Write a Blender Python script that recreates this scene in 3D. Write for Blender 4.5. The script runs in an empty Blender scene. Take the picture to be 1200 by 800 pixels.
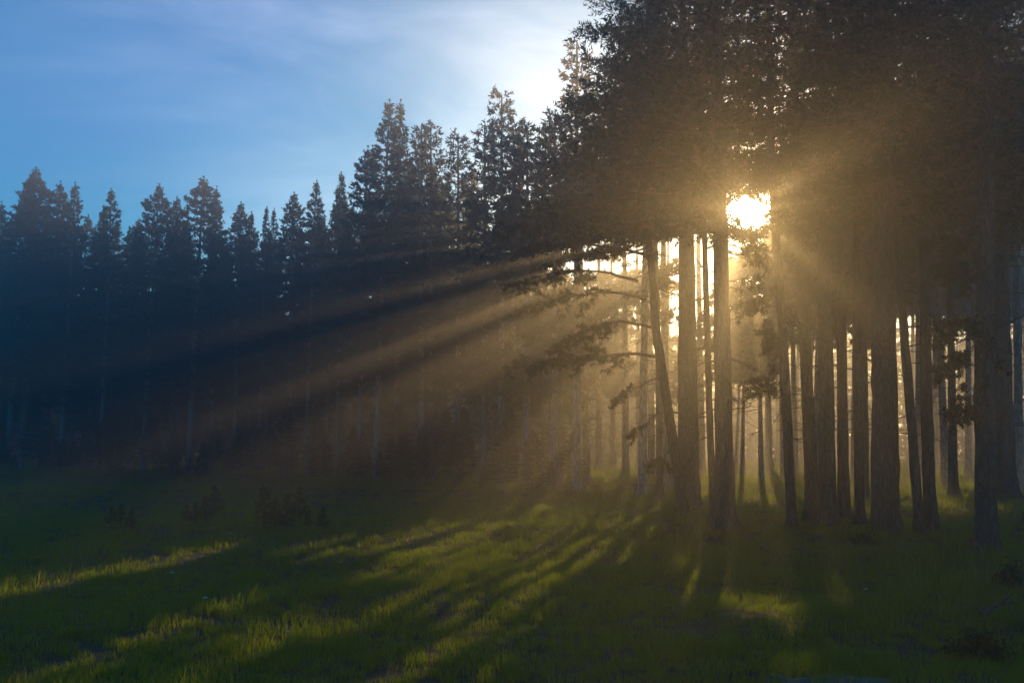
import bpy, math
import numpy as np
from math import radians, sin, cos, tan, atan, sqrt, pi

# ------------------------------------------------------------------ camera
scene = bpy.context.scene
CAM_H = 1.6
F = 1039.2                      # focal length in units of the 1200 px wide photo
PITCH = atan(120.0 / F)
cam_data = bpy.data.cameras.new("camera")
cam_data.sensor_width = 36.0
cam_data.lens = 36.0 * F / 1200.0
cam_data.clip_start = 0.05
cam_data.clip_end = 5000.0
cam = bpy.data.objects.new("camera", cam_data)
cam.location = (0, 0, CAM_H)
cam.rotation_euler = (pi / 2 + PITCH, 0, 0)
scene.collection.objects.link(cam)
scene.camera = cam


def ray(px, py):
    """direction of a photo pixel in the world"""
    u, v = (px - 600.0) / F, (400.0 - py) / F
    d = np.array([u, cos(PITCH) - sin(PITCH) * v, sin(PITCH) + cos(PITCH) * v])
    return d / np.linalg.norm(d)


SUN = ray(878, 246)
SUN_EL = math.asin(SUN[2])
SUN_AZ = math.atan2(SUN[0], SUN[1])      # clockwise from +Y

# ------------------------------------------------------------------ world
world = bpy.data.worlds.new("World")
scene.world = world
world.use_nodes = True
nt = world.node_tree
nt.nodes.clear()
N, L = nt.nodes.new, nt.links.new
out = N("ShaderNodeOutputWorld")
bg = N("ShaderNodeBackground")
bg.inputs["Strength"].default_value = 0.11
sky = N("ShaderNodeTexSky")
sky.sky_type = 'NISHITA'
sky.sun_disc = False
sky.sun_elevation = SUN_EL
sky.sun_rotation = SUN_AZ
sky.air_density = 1.0
sky.dust_density = 0.6
sky.ozone_density = 2.5
hs = N("ShaderNodeHueSaturation")
hs.inputs["Saturation"].default_value = 1.75
hs.inputs["Value"].default_value = 1.0
L(sky.outputs[0], hs.inputs["Color"])
tint = N("ShaderNodeVectorMath"); tint.operation = 'MULTIPLY'
L(hs.outputs[0], tint.inputs[0])
# aureole and thin bright veil of the sky around the sun
tc = N("ShaderNodeTexCoord")
dot = N("ShaderNodeVectorMath"); dot.operation = 'DOT_PRODUCT'
L(tc.outputs["Generated"], dot.inputs[0])
dot.inputs[1].default_value = tuple(SUN)


def math_node(op, a, b=None, clamp=False):
    n = N("ShaderNodeMath"); n.operation = op; n.use_clamp = clamp
    for i, x in enumerate((a, b)):
        if x is None:
            continue
        if isinstance(x, (int, float)):
            n.inputs[i].default_value = x
        else:
            L(x, n.inputs[i])
    return n.outputs[0]


cs = math_node('MAXIMUM', dot.outputs["Value"], 0.0)
wide = math_node('POWER', cs, 14.0)
tmix = N("ShaderNodeMix"); tmix.data_type = 'RGBA'
L(math_node('POWER', cs, 10.0), tmix.inputs["Factor"])
tmix.inputs["A"].default_value = (0.0, 1.26, 1.30, 1)
tmix.inputs["B"].default_value = (0.85, 0.82, 0.80, 1)
L(tmix.outputs["Result"], tint.inputs[1])
near = math_node('POWER', cs, 420.0)
disc_ramp = N("ShaderNodeMapRange")
disc_ramp.inputs["From Min"].default_value = cos(radians(1.75))
disc_ramp.inputs["From Max"].default_value = cos(radians(1.35))
L(dot.outputs["Value"], disc_ramp.inputs["Value"])
noise = N("ShaderNodeTexNoise")
noise.inputs["Scale"].default_value = 2.2
noise.inputs["Detail"].default_value = 5.0
noise.inputs["Roughness"].default_value = 0.55
noise.inputs["Distortion"].default_value = 0.6
mp = N("ShaderNodeMapping")
mp.inputs["Scale"].default_value = (1.0, 1.0, 2.6)
mp.inputs["Rotation"].default_value = (0.3, 0.5, 0.2)
L(tc.outputs["Generated"], mp.inputs["Vector"])
L(mp.outputs[0], noise.inputs["Vector"])
nr = N("ShaderNodeMapRange")
nr.inputs["From Min"].default_value = 0.3
nr.inputs["From Max"].default_value = 0.75
nr.inputs["To Min"].default_value = 0.55
nr.inputs["To Max"].default_value = 1.25
L(noise.outputs[0], nr.inputs["Value"])
veil = math_node('MULTIPLY', wide, nr.outputs[0])


def scaled(col, fac):
    n = N("ShaderNodeVectorMath"); n.operation = 'SCALE'
    n.inputs[0].default_value = col
    L(fac, n.inputs["Scale"])
    return n.outputs[0]


def added(a, b):
    n = N("ShaderNodeVectorMath"); n.operation = 'ADD'
    L(a, n.inputs[0]); L(b, n.inputs[1])
    return n.outputs[0]


cr = N("ShaderNodeMapRange"); cr.interpolation_type = 'SMOOTHSTEP'
cr.inputs["From Min"].default_value = 0.36; cr.inputs["From Max"].default_value = 0.68
L(noise.outputs[0], cr.inputs["Value"])
thin_cloud = math_node('MULTIPLY', math_node('POWER', cs, 5.0), cr.outputs[0])
total = added(tint.outputs[0], scaled((5.4, 5.1, 4.9), veil))
total = added(total, scaled((5.0, 4.5, 4.6), thin_cloud))
total = added(total, scaled((40.0, 30.0, 15.0), near))
total = added(total, scaled((160.0, 140.0, 100.0), disc_ramp.outputs[0]))
L(total, bg.inputs["Color"])
L(bg.outputs[0], out.inputs["Surface"])

# ------------------------------------------------------------------ sun
sun_data = bpy.data.lights.new("sun", 'SUN')
sun_data.energy = 5.0
sun_data.angle = radians(0.5)
sun_data.color = (1.0, 0.575, 0.18)
sun = bpy.data.objects.new("sun", sun_data)
from mathutils import Vector
sun.rotation_euler = Vector(tuple(SUN)).to_track_quat('Z', 'Y').to_euler()
sun.location = (15, 60, 40)
scene.collection.objects.link(sun)

# ------------------------------------------------------------------ render look
scene.view_settings.view_transform = 'Standard'
scene.view_settings.look = 'None'
scene.view_settings.exposure = 0.04
scene.view_settings.gamma = 1.0
cy = scene.cycles
cy.use_denoising = True
try:
    cy.denoiser = 'OPENIMAGEDENOISE'
except Exception:
    pass
cy.max_bounces = 5
cy.diffuse_bounces = 2
cy.glossy_bounces = 2
cy.transmission_bounces = 3
cy.volume_bounces = 0
cy.transparent_max_bounces = 6
cy.sample_clamp_indirect = 6.0
HAZE_DENSITY = 0.0076
HAZE_G = 0.75


# ------------------------------------------------------------------ helpers
C = scene.collection
rng = np.random.default_rng(11)


def tag(o, label=None, cat=None, group=None, kind=None):
    if label: o["label"] = label
    if cat: o["category"] = cat
    if group: o["group"] = group
    if kind: o["kind"] = kind
    return o


def link(name, data, parent=None, loc=None):
    o = bpy.data.objects.new(name, data)
    C.objects.link(o)
    if parent is not None:
        o.parent = parent
    if loc is not None:
        o.location = loc
    return o


def mesh(name, parts, mats, smooth=False):
    """parts: list of (verts (n,3), faces (m,k), material index[, smooth])"""
    me = bpy.data.meshes.new(name)
    vs, loops, starts, mi, sm = [], [], [], [], []
    vo = lo = 0
    for p in parts:
        v, f, m = p[0], p[1], p[2]
        s = p[3] if len(p) > 3 else smooth
        if len(f) == 0:
            continue
        v = np.asarray(v, dtype=np.float32); f = np.asarray(f, dtype=np.int32)
        vs.append(v); loops.append((f + vo).ravel())
        starts.append(np.arange(len(f), dtype=np.int32) * f.shape[1] + lo)
        mi.append(np.full(len(f), m, dtype=np.int32)); sm.append(np.full(len(f), s, dtype=bool))
        vo += len(v); lo += f.size
    vs = np.concatenate(vs); loops = np.concatenate(loops); starts = np.concatenate(starts)
    me.vertices.add(len(vs)); me.vertices.foreach_set("co", vs.ravel())
    me.loops.add(len(loops)); me.loops.foreach_set("vertex_index", loops)
    me.polygons.add(len(starts)); me.polygons.foreach_set("loop_start", starts)
    me.polygons.foreach_set("material_index", np.concatenate(mi))
    me.polygons.foreach_set("use_smooth", np.concatenate(sm))
    for m in mats:
        me.materials.append(m)
    me.update(calc_edges=True)
    me.validate()
    return me


def unit(a):
    return a / np.maximum(np.linalg.norm(a, axis=-1, keepdims=True), 1e-9)


def frames(D):
    ref = np.where(np.abs(D[..., 2:3]) > 0.9, np.array([1.0, 0, 0]), np.array([0, 0, 1.0]))
    A = unit(np.cross(D, ref))
    return A, np.cross(D, A)


def tubes(P, R, sides=4):
    """P (B,S,3) centre lines, R (B,S) radii -> verts, quads"""
    B, S, _ = P.shape
    D = np.gradient(P, axis=1)
    D = unit(D)
    A, Bt = frames(D)
    th = np.arange(sides) * 2 * pi / sides
    V = (P[:, :, None, :] + R[:, :, None, None] *
         (np.cos(th)[None, None, :, None] * A[:, :, None, :] + np.sin(th)[None, None, :, None] * Bt[:, :, None, :]))
    idx = np.arange(B * S * sides).reshape(B, S, sides)
    a = idx[:, :-1, :]; b = np.roll(a, -1, axis=2)
    c = idx[:, 1:, :]; d = np.roll(c, -1, axis=2)
    Q = np.stack([a, b, d, c], -1).reshape(-1, 4)
    return V.reshape(-1, 3), Q


def tufts(P, D, length, blades, nl, nw, r, spread=0.9):
    """needle sprays: P (T,3), D (T,3). Every blade is one thin triangle."""
    T = len(P)
    if T == 0:
        return np.zeros((0, 3)), np.zeros((0, 3), int)
    D = unit(D)
    A, B = frames(D)
    u = r.random((T, blades, 1))
    th = r.random((T, blades, 1)) * 2 * pi
    rad = np.cos(th) * A[:, None] + np.sin(th) * B[:, None]
    fw = r.uniform(0.35, 1.0, (T, blades, 1))
    dirn = unit(D[:, None] * fw + rad * spread)
    base = P[:, None] + D[:, None] * (u * length)
    ln = nl * r.uniform(0.6, 1.25, (T, blades, 1))
    tip = base + dirn * ln
    side = unit(np.cross(dirn, unit(r.normal(size=(T, blades, 3))))) * (nw * 0.5)
    V = np.stack([base + side, base - side, tip], 2).reshape(-1, 3)
    Q = np.arange(T * blades * 3).reshape(-1, 3)
    return V, Q


# ------------------------------------------------------------------ materials
def new_mat(name):
    m = bpy.data.materials.new(name)
    m.use_nodes = True
    t = m.node_tree
    t.nodes.clear()
    return m, t, t.nodes.new, t.links.new


def leaf_mat(name, c1, c2, trans, tfac, scale, rough=0.6, objvar=0.35):
    m, t, N, L = new_mat(name)
    o = N("ShaderNodeOutputMaterial")
    geo = N("ShaderNodeNewGeometry")
    no = N("ShaderNodeTexNoise"); no.inputs["Scale"].default_value = scale; no.inputs["Detail"].default_value = 3
    L(geo.outputs["Position"], no.inputs["Vector"])
    inf = N("ShaderNodeObjectInfo")
    mixf = N("ShaderNodeMath"); mixf.operation = 'MULTIPLY_ADD'
    L(inf.outputs["Random"], mixf.inputs[0]); mixf.inputs[1].default_value = objvar
    L(no.outputs[0], mixf.inputs[2])
    rmp = N("ShaderNodeMapRange"); rmp.inputs["From Min"].default_value = 0.35; rmp.inputs["From Max"].default_value = 0.65 + objvar
    L(mixf.outputs[0], rmp.inputs["Value"])
    mx = N("ShaderNodeMix"); mx.data_type = 'RGBA'
    L(rmp.outputs[0], mx.inputs["Factor"])
    mx.inputs["A"].default_value = (*c1, 1); mx.inputs["B"].default_value = (*c2, 1)
    d = N("ShaderNodeBsdfDiffuse"); L(mx.outputs["Result"], d.inputs["Color"])
    tr = N("ShaderNodeBsdfTranslucent"); tr.inputs["Color"].default_value = (*trans, 1)
    mix = N("ShaderNodeMixShader"); mix.inputs[0].default_value = tfac
    L(d.outputs[0], mix.inputs[1]); L(tr.outputs[0], mix.inputs[2])
    g = N("ShaderNodeBsdfGlossy"); g.inputs["Roughness"].default_value = rough; g.inputs["Color"].default_value = (0.8, 0.8, 0.8, 1)
    mix2 = N("ShaderNodeMixShader"); mix2.inputs[0].default_value = 0.03
    L(mix.outputs[0], mix2.inputs[1]); L(g.outputs[0], mix2.inputs[2])
    L(mix2.outputs[0], o.inputs["Surface"])
    return m


def bark_mat(name, c1, c2, c3, scale=1.0):
    m, t, N, L = new_mat(name)
    o = N("ShaderNodeOutputMaterial")
    tc = N("ShaderNodeTexCoord")
    mp = N("ShaderNodeMapping"); mp.inputs["Scale"].default_value = (9 * scale, 9 * scale, 2.2 * scale)
    L(tc.outputs["Object"], mp.inputs["Vector"])
    vo = N("ShaderNodeTexVoronoi"); vo.feature = 'DISTANCE_TO_EDGE'; vo.inputs["Scale"].default_value = 1.6
    no0 = N("ShaderNodeTexNoise"); no0.inputs["Scale"].default_value = 2.0; no0.inputs["Detail"].default_value = 4
    L(mp.outputs[0], no0.inputs["Vector"])
    add = N("ShaderNodeVectorMath"); add.operation = 'ADD'
    L(mp.outputs[0], add.inputs[0]); L(no0.outputs["Color"], add.inputs[1])
    L(add.outputs[0], vo.inputs["Vector"])
    no = N("ShaderNodeTexNoise"); no.inputs["Scale"].default_value = 1.1; no.inputs["Detail"].default_value = 8; no.inputs["Roughness"].default_value = 0.7
    L(mp.outputs[0], no.inputs["Vector"])
    r1 = N("ShaderNodeMapRange"); r1.inputs["From Max"].default_value = 0.22
    L(vo.outputs["Distance"], r1.inputs["Value"])
    mx = N("ShaderNodeMix"); mx.data_type = 'RGBA'
    L(no.outputs[0], mx.inputs["Factor"]); mx.inputs["A"].default_value = (*c1, 1); mx.inputs["B"].default_value = (*c2, 1)
    mx2 = N("ShaderNodeMix"); mx2.data_type = 'RGBA'
    L(r1.outputs[0], mx2.inputs["Factor"]); mx2.inputs["A"].default_value = (*c3, 1)
    L(mx.outputs["Result"], mx2.inputs["B"])
    b = N("ShaderNodeBsdfPrincipled"); b.inputs["Roughness"].default_value = 0.9
    L(mx2.outputs["Result"], b.inputs["Base Color"])
    h = N("ShaderNodeMath"); h.operation = 'MULTIPLY_ADD'
    L(no.outputs[0], h.inputs[0]); h.inputs[1].default_value = 0.6; L(r1.outputs[0], h.inputs[2])
    bp = N("ShaderNodeBump"); bp.inputs["Strength"].default_value = 0.8; bp.inputs["Distance"].default_value = 0.02
    L(h.outputs[0], bp.inputs["Height"]); L(bp.outputs[0], b.inputs["Normal"])
    L(b.outputs[0], o.inputs["Surface"])
    return m


M_NEEDLE = leaf_mat("pine_needles", (0.014, 0.030, 0.012), (0.036, 0.060, 0.020), (0.12, 0.15, 0.03), 0.18, 0.9)
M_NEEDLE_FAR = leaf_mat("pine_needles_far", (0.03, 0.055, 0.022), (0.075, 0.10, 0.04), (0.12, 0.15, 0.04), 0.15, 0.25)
M_BARK = bark_mat("pine_bark", (0.08, 0.06, 0.046), (0.14, 0.108, 0.084), (0.035, 0.027, 0.02))
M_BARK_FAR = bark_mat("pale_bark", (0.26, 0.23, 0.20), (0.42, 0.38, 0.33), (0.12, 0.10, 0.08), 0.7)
M_TWIG = bark_mat("twig_bark", (0.11, 0.085, 0.065), (0.20, 0.16, 0.12), (0.06, 0.05, 0.04), 2.0)
M_GRASS = leaf_mat("grass_blades", (0.006, 0.020, 0.004), (0.018, 0.042, 0.006), (0.42, 0.62, 0.012), 0.42, 0.35, objvar=0.5)
M_STRAW = leaf_mat("dry_grass", (0.16, 0.14, 0.06), (0.26, 0.22, 0.10), (0.4, 0.35, 0.12), 0.35, 0.8)


def ground_mat():
    m, t, N, L = new_mat("meadow_soil")
    o = N("ShaderNodeOutputMaterial")
    geo = N("ShaderNodeNewGeometry")
    n1 = N("ShaderNodeTexNoise"); n1.inputs["Scale"].default_value = 0.35; n1.inputs["Detail"].default_value = 6
    n2 = N("ShaderNodeTexNoise"); n2.inputs["Scale"].default_value = 14.0; n2.inputs["Detail"].default_value = 6
    L(geo.outputs["Position"], n1.inputs["Vector"]); L(geo.outputs["Position"], n2.inputs["Vector"])
    mx = N("ShaderNodeMix"); mx.data_type = 'RGBA'
    L(n1.outputs[0], mx.inputs["Factor"]); mx.inputs["A"].default_value = (0.018, 0.032, 0.009, 1); mx.inputs["B"].default_value = (0.03, 0.045, 0.012, 1)
    mx2 = N("ShaderNodeMix"); mx2.data_type = 'RGBA'
    r = N("ShaderNodeMapRange"); r.inputs["From Min"].default_value = 0.45; r.inputs["From Max"].default_value = 0.7
    L(n2.outputs[0], r.inputs["Value"]); L(r.outputs[0], mx2.inputs["Factor"])
    L(mx.outputs["Result"], mx2.inputs["A"]); mx2.inputs["B"].default_value = (0.028, 0.024, 0.014, 1)
    b = N("ShaderNodeBsdfPrincipled"); b.inputs["Roughness"].default_value = 0.95
    L(mx2.outputs["Result"], b.inputs["Base Color"])
    bp = N("ShaderNodeBump"); bp.inputs["Strength"].default_value = 0.7; bp.inputs["Distance"].default_value = 0.05
    L(n2.outputs[0], bp.inputs["Height"]); L(bp.outputs[0], b.inputs["Normal"])
    L(b.outputs[0], o.inputs["Surface"])
    return m


# ------------------------------------------------------------------ ground
_wr = np.random.default_rng(3)
_K = [(_wr.uniform(0.04, 0.09), _wr.uniform(0, 6.3), _wr.uniform(0, 6.3), 0.16) for _ in range(4)] + \
     [(_wr.uniform(0.25, 0.5), _wr.uniform(0, 6.3), _wr.uniform(0, 6.3), 0.05) for _ in range(5)] + \
     [(_wr.uniform(1.1, 2.2), _wr.uniform(0, 6.3), _wr.uniform(0, 6.3), 0.014) for _ in range(6)]


def gz(x, y):
    x = np.asarray(x, float); y = np.asarray(y, float)
    z = np.zeros(np.broadcast(x, y).shape)
    for k, a, ph, am in _K:
        z = z + am * np.sin(k * (x * cos(a) + y * sin(a)) + ph)
    near_fade = np.clip(np.hypot(x, y) / 6.0, 0, 1)
    return z * near_fade


def make_ground():
    a = np.concatenate([np.linspace(-700, -120, 20), np.linspace(-110, -26, 40), np.linspace(-25, 25, 160), np.linspace(26, 110, 40), np.linspace(120, 700, 20)])
    b = np.concatenate([np.linspace(-700, -40, 16), np.linspace(-30, 0, 10), np.linspace(0.5, 50, 170), np.linspace(51, 130, 60), np.linspace(140, 700, 20)])
    X, Y = np.meshgrid(a, b)
    Z = gz(X, Y)
    V = np.stack([X, Y, Z], -1).reshape(-1, 3)
    ny, nx = X.shape
    I = np.arange(nx * ny).reshape(ny, nx)
    Q = np.stack([I[:-1, :-1], I[:-1, 1:], I[1:, 1:], I[1:, :-1]], -1).reshape(-1, 4)
    o = link("ground", mesh("ground", [(V, Q, 0, True)], [ground_mat()]))
    tag(o, kind="structure")


make_ground()


def ground_at(px, py):
    """where the sight line of a photo pixel meets the ground"""
    d = ray(px, py)
    t = CAM_H / -d[2]
    for _ in range(6):
        p = d * t
        t = (CAM_H - float(gz(p[0], p[1]))) / -d[2]
    return d * t + np.array([0, 0, CAM_H])


def at_depth(px, py, Y):
    d = ray(px, py)
    t = Y / d[1]
    return np.array([d[0] * t, Y, CAM_H + d[2] * t])


# ------------------------------------------------------------------ clear lines through the crowns
# (axis points; every opening runs along the sunlight and is kept free of needles)
GAPS = []
BEAMS = [
    (25, 690, 0.5), (120, 672, 0.25), (215, 655, 0.4), (245, 645, 0.3), (430, 642, 0.35), (490, 660, 0.35), (535, 625, 0.3),
    (595, 600, 0.35), (628, 610, 0.45), (655, 655, 0.3), (618, 690, 0.3), (600, 722, 0.25), (575, 762, 0.3), (180, 740, 0.3),
    (440, 728, 0.22), (300, 762, 0.25), (752, 618, 0.22), (748, 660, 0.15), (926, 612, 0.35), (947, 645, 0.16), (966, 680, 0.14),
    (984, 702, 0.14), (918, 722, 0.25), (1130, 592, 0.4), (1104, 604, 0.2), (1008, 600, 0.2),
]
# (from, to: degrees below the horizontal, counted from the left; inner and outer distance in metres)
SLOTS = [
    (9, 10, 4.5, 8.5), (13.5, 14.5, 5.0, 9.0), (17.5, 19.5, 1.8, 13.0), (23.5, 25.2, 2.6, 11.0), (28.5, 30.5, 1.5, 7.5), (35, 37, 4.2, 5.6), (35, 37, 8.6, 10.0),
    (40.5, 43, 1.1, 10.0), (46.5, 50, 1.1, 9.0), (54, 57.5, 1.1, 8.4), (62, 65, 1.2, 7.8), (69.5, 72, 1.2, 3.5), (77, 79, 1.2, 7.2),
    (122, 124, 0.9, 2.0), (203, 204, 0.7, 1.5),
]


def gap(px, py, r_px, depth=20.0):
    GAPS.append((at_depth(px, py, depth), r_px * depth / F))


def open_mask(P):
    """True for points outside every opening"""
    ok = np.ones(len(P), bool)
    for q, r in GAPS:
        w = P - q
        along = w @ SUN
        d = np.linalg.norm(w - along[:, None] * SUN, axis=1)
        ok &= d > r + np.where(along > 27, 0.20, 0.07)
    # fan of openings between the branches, radiating from the line of sight to the sun
    w = P - np.array([0, 0, CAM_H])
    along = w @ SUN
    w = w - along[:, None] * SUN
    left = np.array([-SUN[1], SUN[0], 0.0]); left = left / np.linalg.norm(left)
    down = np.cross(SUN, left)
    down = down * (-1 if down[2] > 0 else 1)
    a, b = w @ left, w @ down
    # the hole through which the sun itself shows widens with the distance
    q = P - np.array([0, 0, CAM_H])
    dist = np.maximum(np.linalg.norm(q, axis=1), 0.1)
    qa, qb = (q @ left) / dist * F - 2, (q @ down) / dist * F
    ok &= ~((dist > 26) & (np.hypot(qa, qb - 8) < 34))
    rho = np.hypot(a, b); phi = np.degrees(np.arctan2(b, a)) % 360
    drop = b            # decides how near the camera the light would land
    shade = (drop > 3.3) & (drop < 4.6) & ((a > 3.0) | (phi > 66))
    for p0, p1, r0, r1 in SLOTS:
        m = np.where(along > 31, 0.10, 0.05)
        dm = np.degrees(m / np.maximum(rho, 0.2))
        ok &= ~((rho > r0) & (rho < r1) & (phi > p0 - dm) & (phi < p1 + dm) & (along > 6) & ~shade)
    return ok


def beam(px, py, r):
    """an opening whose light lands on the ground at this photo pixel"""
    GAPS.append((ground_at(px, py), r))


for b in BEAMS:
    beam(*b)
gap(881, 250, 16)
gap(862, 240, 5)

# finer, uneven openings between the larger ones
_sr = np.random.default_rng(19)
for _i in range(16):
    _p = 8 + 74 * (_i + _sr.random()) / 16
    _w = _sr.uniform(0.5, 1.0)
    _a = _sr.uniform(2.6, 6.0)
    if _p > 40:
        _a += 3.0
    SLOTS.append((_p, _p + _w, _a, _a + _sr.uniform(1.5, 3.5)))

# ------------------------------------------------------------------ pines
def branch_set(r, H, z0, R, n, shape, axis_fn, sector=None, up0=0.55, up1=-0.18, steps=7, droop=0.10):
    """centre lines of all branches. shape(t) gives the length factor for t=0 (crown base) .. 1 (top)."""
    t = (np.arange(n) + r.random(n)) / n
    z = z0 + (H - z0) * t ** 0.92
    az = np.arange(n) * 2.39996 + r.uniform(-0.5, 0.5, n)
    ln = R * shape(t) * r.uniform(0.55, 1.18, n)
    if sector is not None:
        ln = ln * sector(az, z)
    el = up1 + (up0 - up1) * t ** 1.5 + r.normal(0, 0.12, n)
    s = np.linspace(0, 1, steps)
    hx = np.cos(az)[:, None] * np.cos(el)[:, None] * ln[:, None] * s
    hy = np.sin(az)[:, None] * np.cos(el)[:, None] * ln[:, None] * s
    wob = r.normal(0, 0.05, (n, 1)) * np.sin(s * pi * 1.3) * ln[:, None]
    hz = np.sin(el)[:, None] * ln[:, None] * s - droop * ln[:, None] * (s * (1.15 - s)) * 2.0
    ax = axis_fn(z)
    P = np.stack([ax[:, 0:1] + hx - np.sin(az)[:, None] * wob, ax[:, 1:2] + hy + np.cos(az)[:, None] * wob, z[:, None] + hz], -1)
    return P, ln, az, t


def foliage(r, P, ln, dens, tw_len, tuft_len, blades, nl, nw, start=0.3, twigs=True, prune=None, twig_r=0.006):
    """needle sprays on side twigs of the branches P (n,S,3)"""
    n, S, _ = P.shape
    cnt = np.maximum((ln * dens).astype(int), 2)
    bi = np.repeat(np.arange(n), cnt)
    k = np.concatenate([np.arange(c) for c in cnt])
    s = start + (1 - start) * ((k + r.random(len(k))) / cnt[bi]) ** 0.85
    s = np.clip(s, 0, 0.999)
    f = s * (S - 1); i0 = f.astype(int); w = (f - i0)[:, None]
    base = P[bi, i0] * (1 - w) + P[bi, i0 + 1] * w
    bd = unit(P[bi, i0 + 1] - P[bi, i0])
    side = unit(np.cross(bd, np.array([0, 0, 1.0])))
    sg = np.where(r.random(len(k)) < 0.5, -1.0, 1.0)[:, None]
    d = unit(bd * r.uniform(0.4, 1.1, (len(k), 1)) + side * sg * r.uniform(0.3, 1.1, (len(k), 1)) + np.array([0, 0, 1.0]) * r.normal(0.12, 0.17, (len(k), 1)))
    tl = tw_len * r.uniform(0.35, 1.1, len(k)) * (1.15 - 0.8 * s) * np.clip(ln[bi] / 1.5, 0.12, 1.25)
    tip = base + d * tl[:, None]
    m = 2
    tp = np.concatenate([base + (tip - base) * q for q in (0.45, 1.0)])
    td = np.concatenate([unit(d + r.normal(0, 0.45, d.shape)), unit(d + r.normal(0, 0.2, d.shape))])
    src = np.concatenate([np.arange(len(k))] * m)
    ok = np.ones(len(tp), bool)
    if prune is not None:
        ok = prune(tp)
    V, Q = tufts(tp[ok], td[ok], tuft_len, blades, nl, nw, r)
    parts = [(V, Q, 1)]
    if twigs:
        keep = np.zeros(len(k), bool); keep[src[ok]] = True
        TP = np.stack([base, tip], 1)[keep]
        TR = np.tile(np.array([[twig_r, twig_r * 0.4]]), (len(TP), 1))
        v, q = tubes(TP, TR, 3)
        parts.append((v, q, 0))
    return parts


def trunk_mesh(name, axis, zs, r0, r1, H, sides=18, mat=None, flare=0.6, rough=0.05, r=None, base_z=0.0):
    ax = axis(zs)
    P = np.stack([ax[:, 0], ax[:, 1], zs], -1)
    t = np.clip((zs - base_z) / (H - base_z), 0, 1)
    rad = r0 * (1 - t) ** 0.8 + r1 * t + r0 * flare * np.exp(-np.maximum(zs - base_z, 0) / 0.22)
    th = np.arange(sides) * 2 * pi / sides
    lob = 1 + 0.05 * np.sin(th * 3 + r.uniform(0, 6)) + 0.03 * np.sin(th * 5 + r.uniform(0, 6))
    fl = np.exp(-np.maximum(zs - base_z, 0) / 0.35)[:, None]
    ridg = r.normal(0, rough, (len(zs), sides)) + r.normal(0, rough, (1, sides))
    Rr = rad[:, None] * (lob[None] + ridg + fl * 0.30 * np.sin(th * 4 + r.uniform(0, 6))[None])
    V = np.stack([P[:, 0:1] + Rr * np.cos(th), P[:, 1:2] + Rr * np.sin(th), np.repeat(P[:, 2:3], sides, 1)], -1)
    I = np.arange(len(zs) * sides).reshape(len(zs), sides)
    a = I[:-1]; b = np.roll(a, -1, 1); c = I[1:]; d = np.roll(c, -1, 1)
    Q = np.stack([a, b, d, c], -1).reshape(-1, 4)
    tipc = len(zs) * sides
    V = np.concatenate([V.reshape(-1, 3), P[-1:] + [[0, 0, r1]]])
    T = np.stack([I[-1], np.roll(I[-1], -1), np.full(sides, tipc)], -1)
    return mesh(name, [(V, Q, 0, True), (V[-1 - sides:], T - (tipc - sides), 0, True)], [mat or M_BARK])


def dead_branches(r, axis, n, za, zb, lmax, sides=4, az=None, thick=0.014):
    """one list of mesh pieces for each bare branch"""
    z = np.sort(r.uniform(za, zb, n))
    a = r.uniform(0, 2 * pi, n) if az is None else az(n)
    ln = lmax * r.uniform(0.25, 1.0, n)
    s = np.linspace(0, 1, 7)
    el = r.normal(0.0, 0.22, n)
    ax = axis(z)
    bend = r.normal(-0.15, 0.2, n)
    P = np.stack([ax[:, 0:1] + np.cos(a)[:, None] * ln[:, None] * s, ax[:, 1:2] + np.sin(a)[:, None] * ln[:, None] * s,
                  z[:, None] + ln[:, None] * (np.sin(el)[:, None] * s + bend[:, None] * s * s)], -1)
    P[:, 1:] += np.cumsum(r.normal(0, 0.014, P[:, 1:].shape), 1) * ln[:, None, None]
    R = (thick * (0.5 + ln / lmax))[:, None] * (1.05 - s)[None]
    res = []
    k = 7
    for i in range(n):
        v, q = tubes(P[i:i + 1], R[i:i + 1], sides)
        ss = r.integers(1, 6, k)
        b = P[i, ss]
        bd = unit(P[i, ss + 1] - P[i, ss])
        dd = unit(bd + r.normal(0, 0.6, bd.shape))
        tl = ln[i] * r.uniform(0.08, 0.42, k)
        TP = np.stack([b, b + dd * tl[:, None] * 0.5, b + (dd * 0.85 + r.normal(0, 0.2, dd.shape)) * tl[:, None]], 1)
        v2, q2 = tubes(TP, np.tile(np.array([[0.4, 0.28, 0.1]]) * thick, (k, 1)), 3)
        res.append([(v, q, 0), (v2, q2, 0)])
    return res


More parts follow.
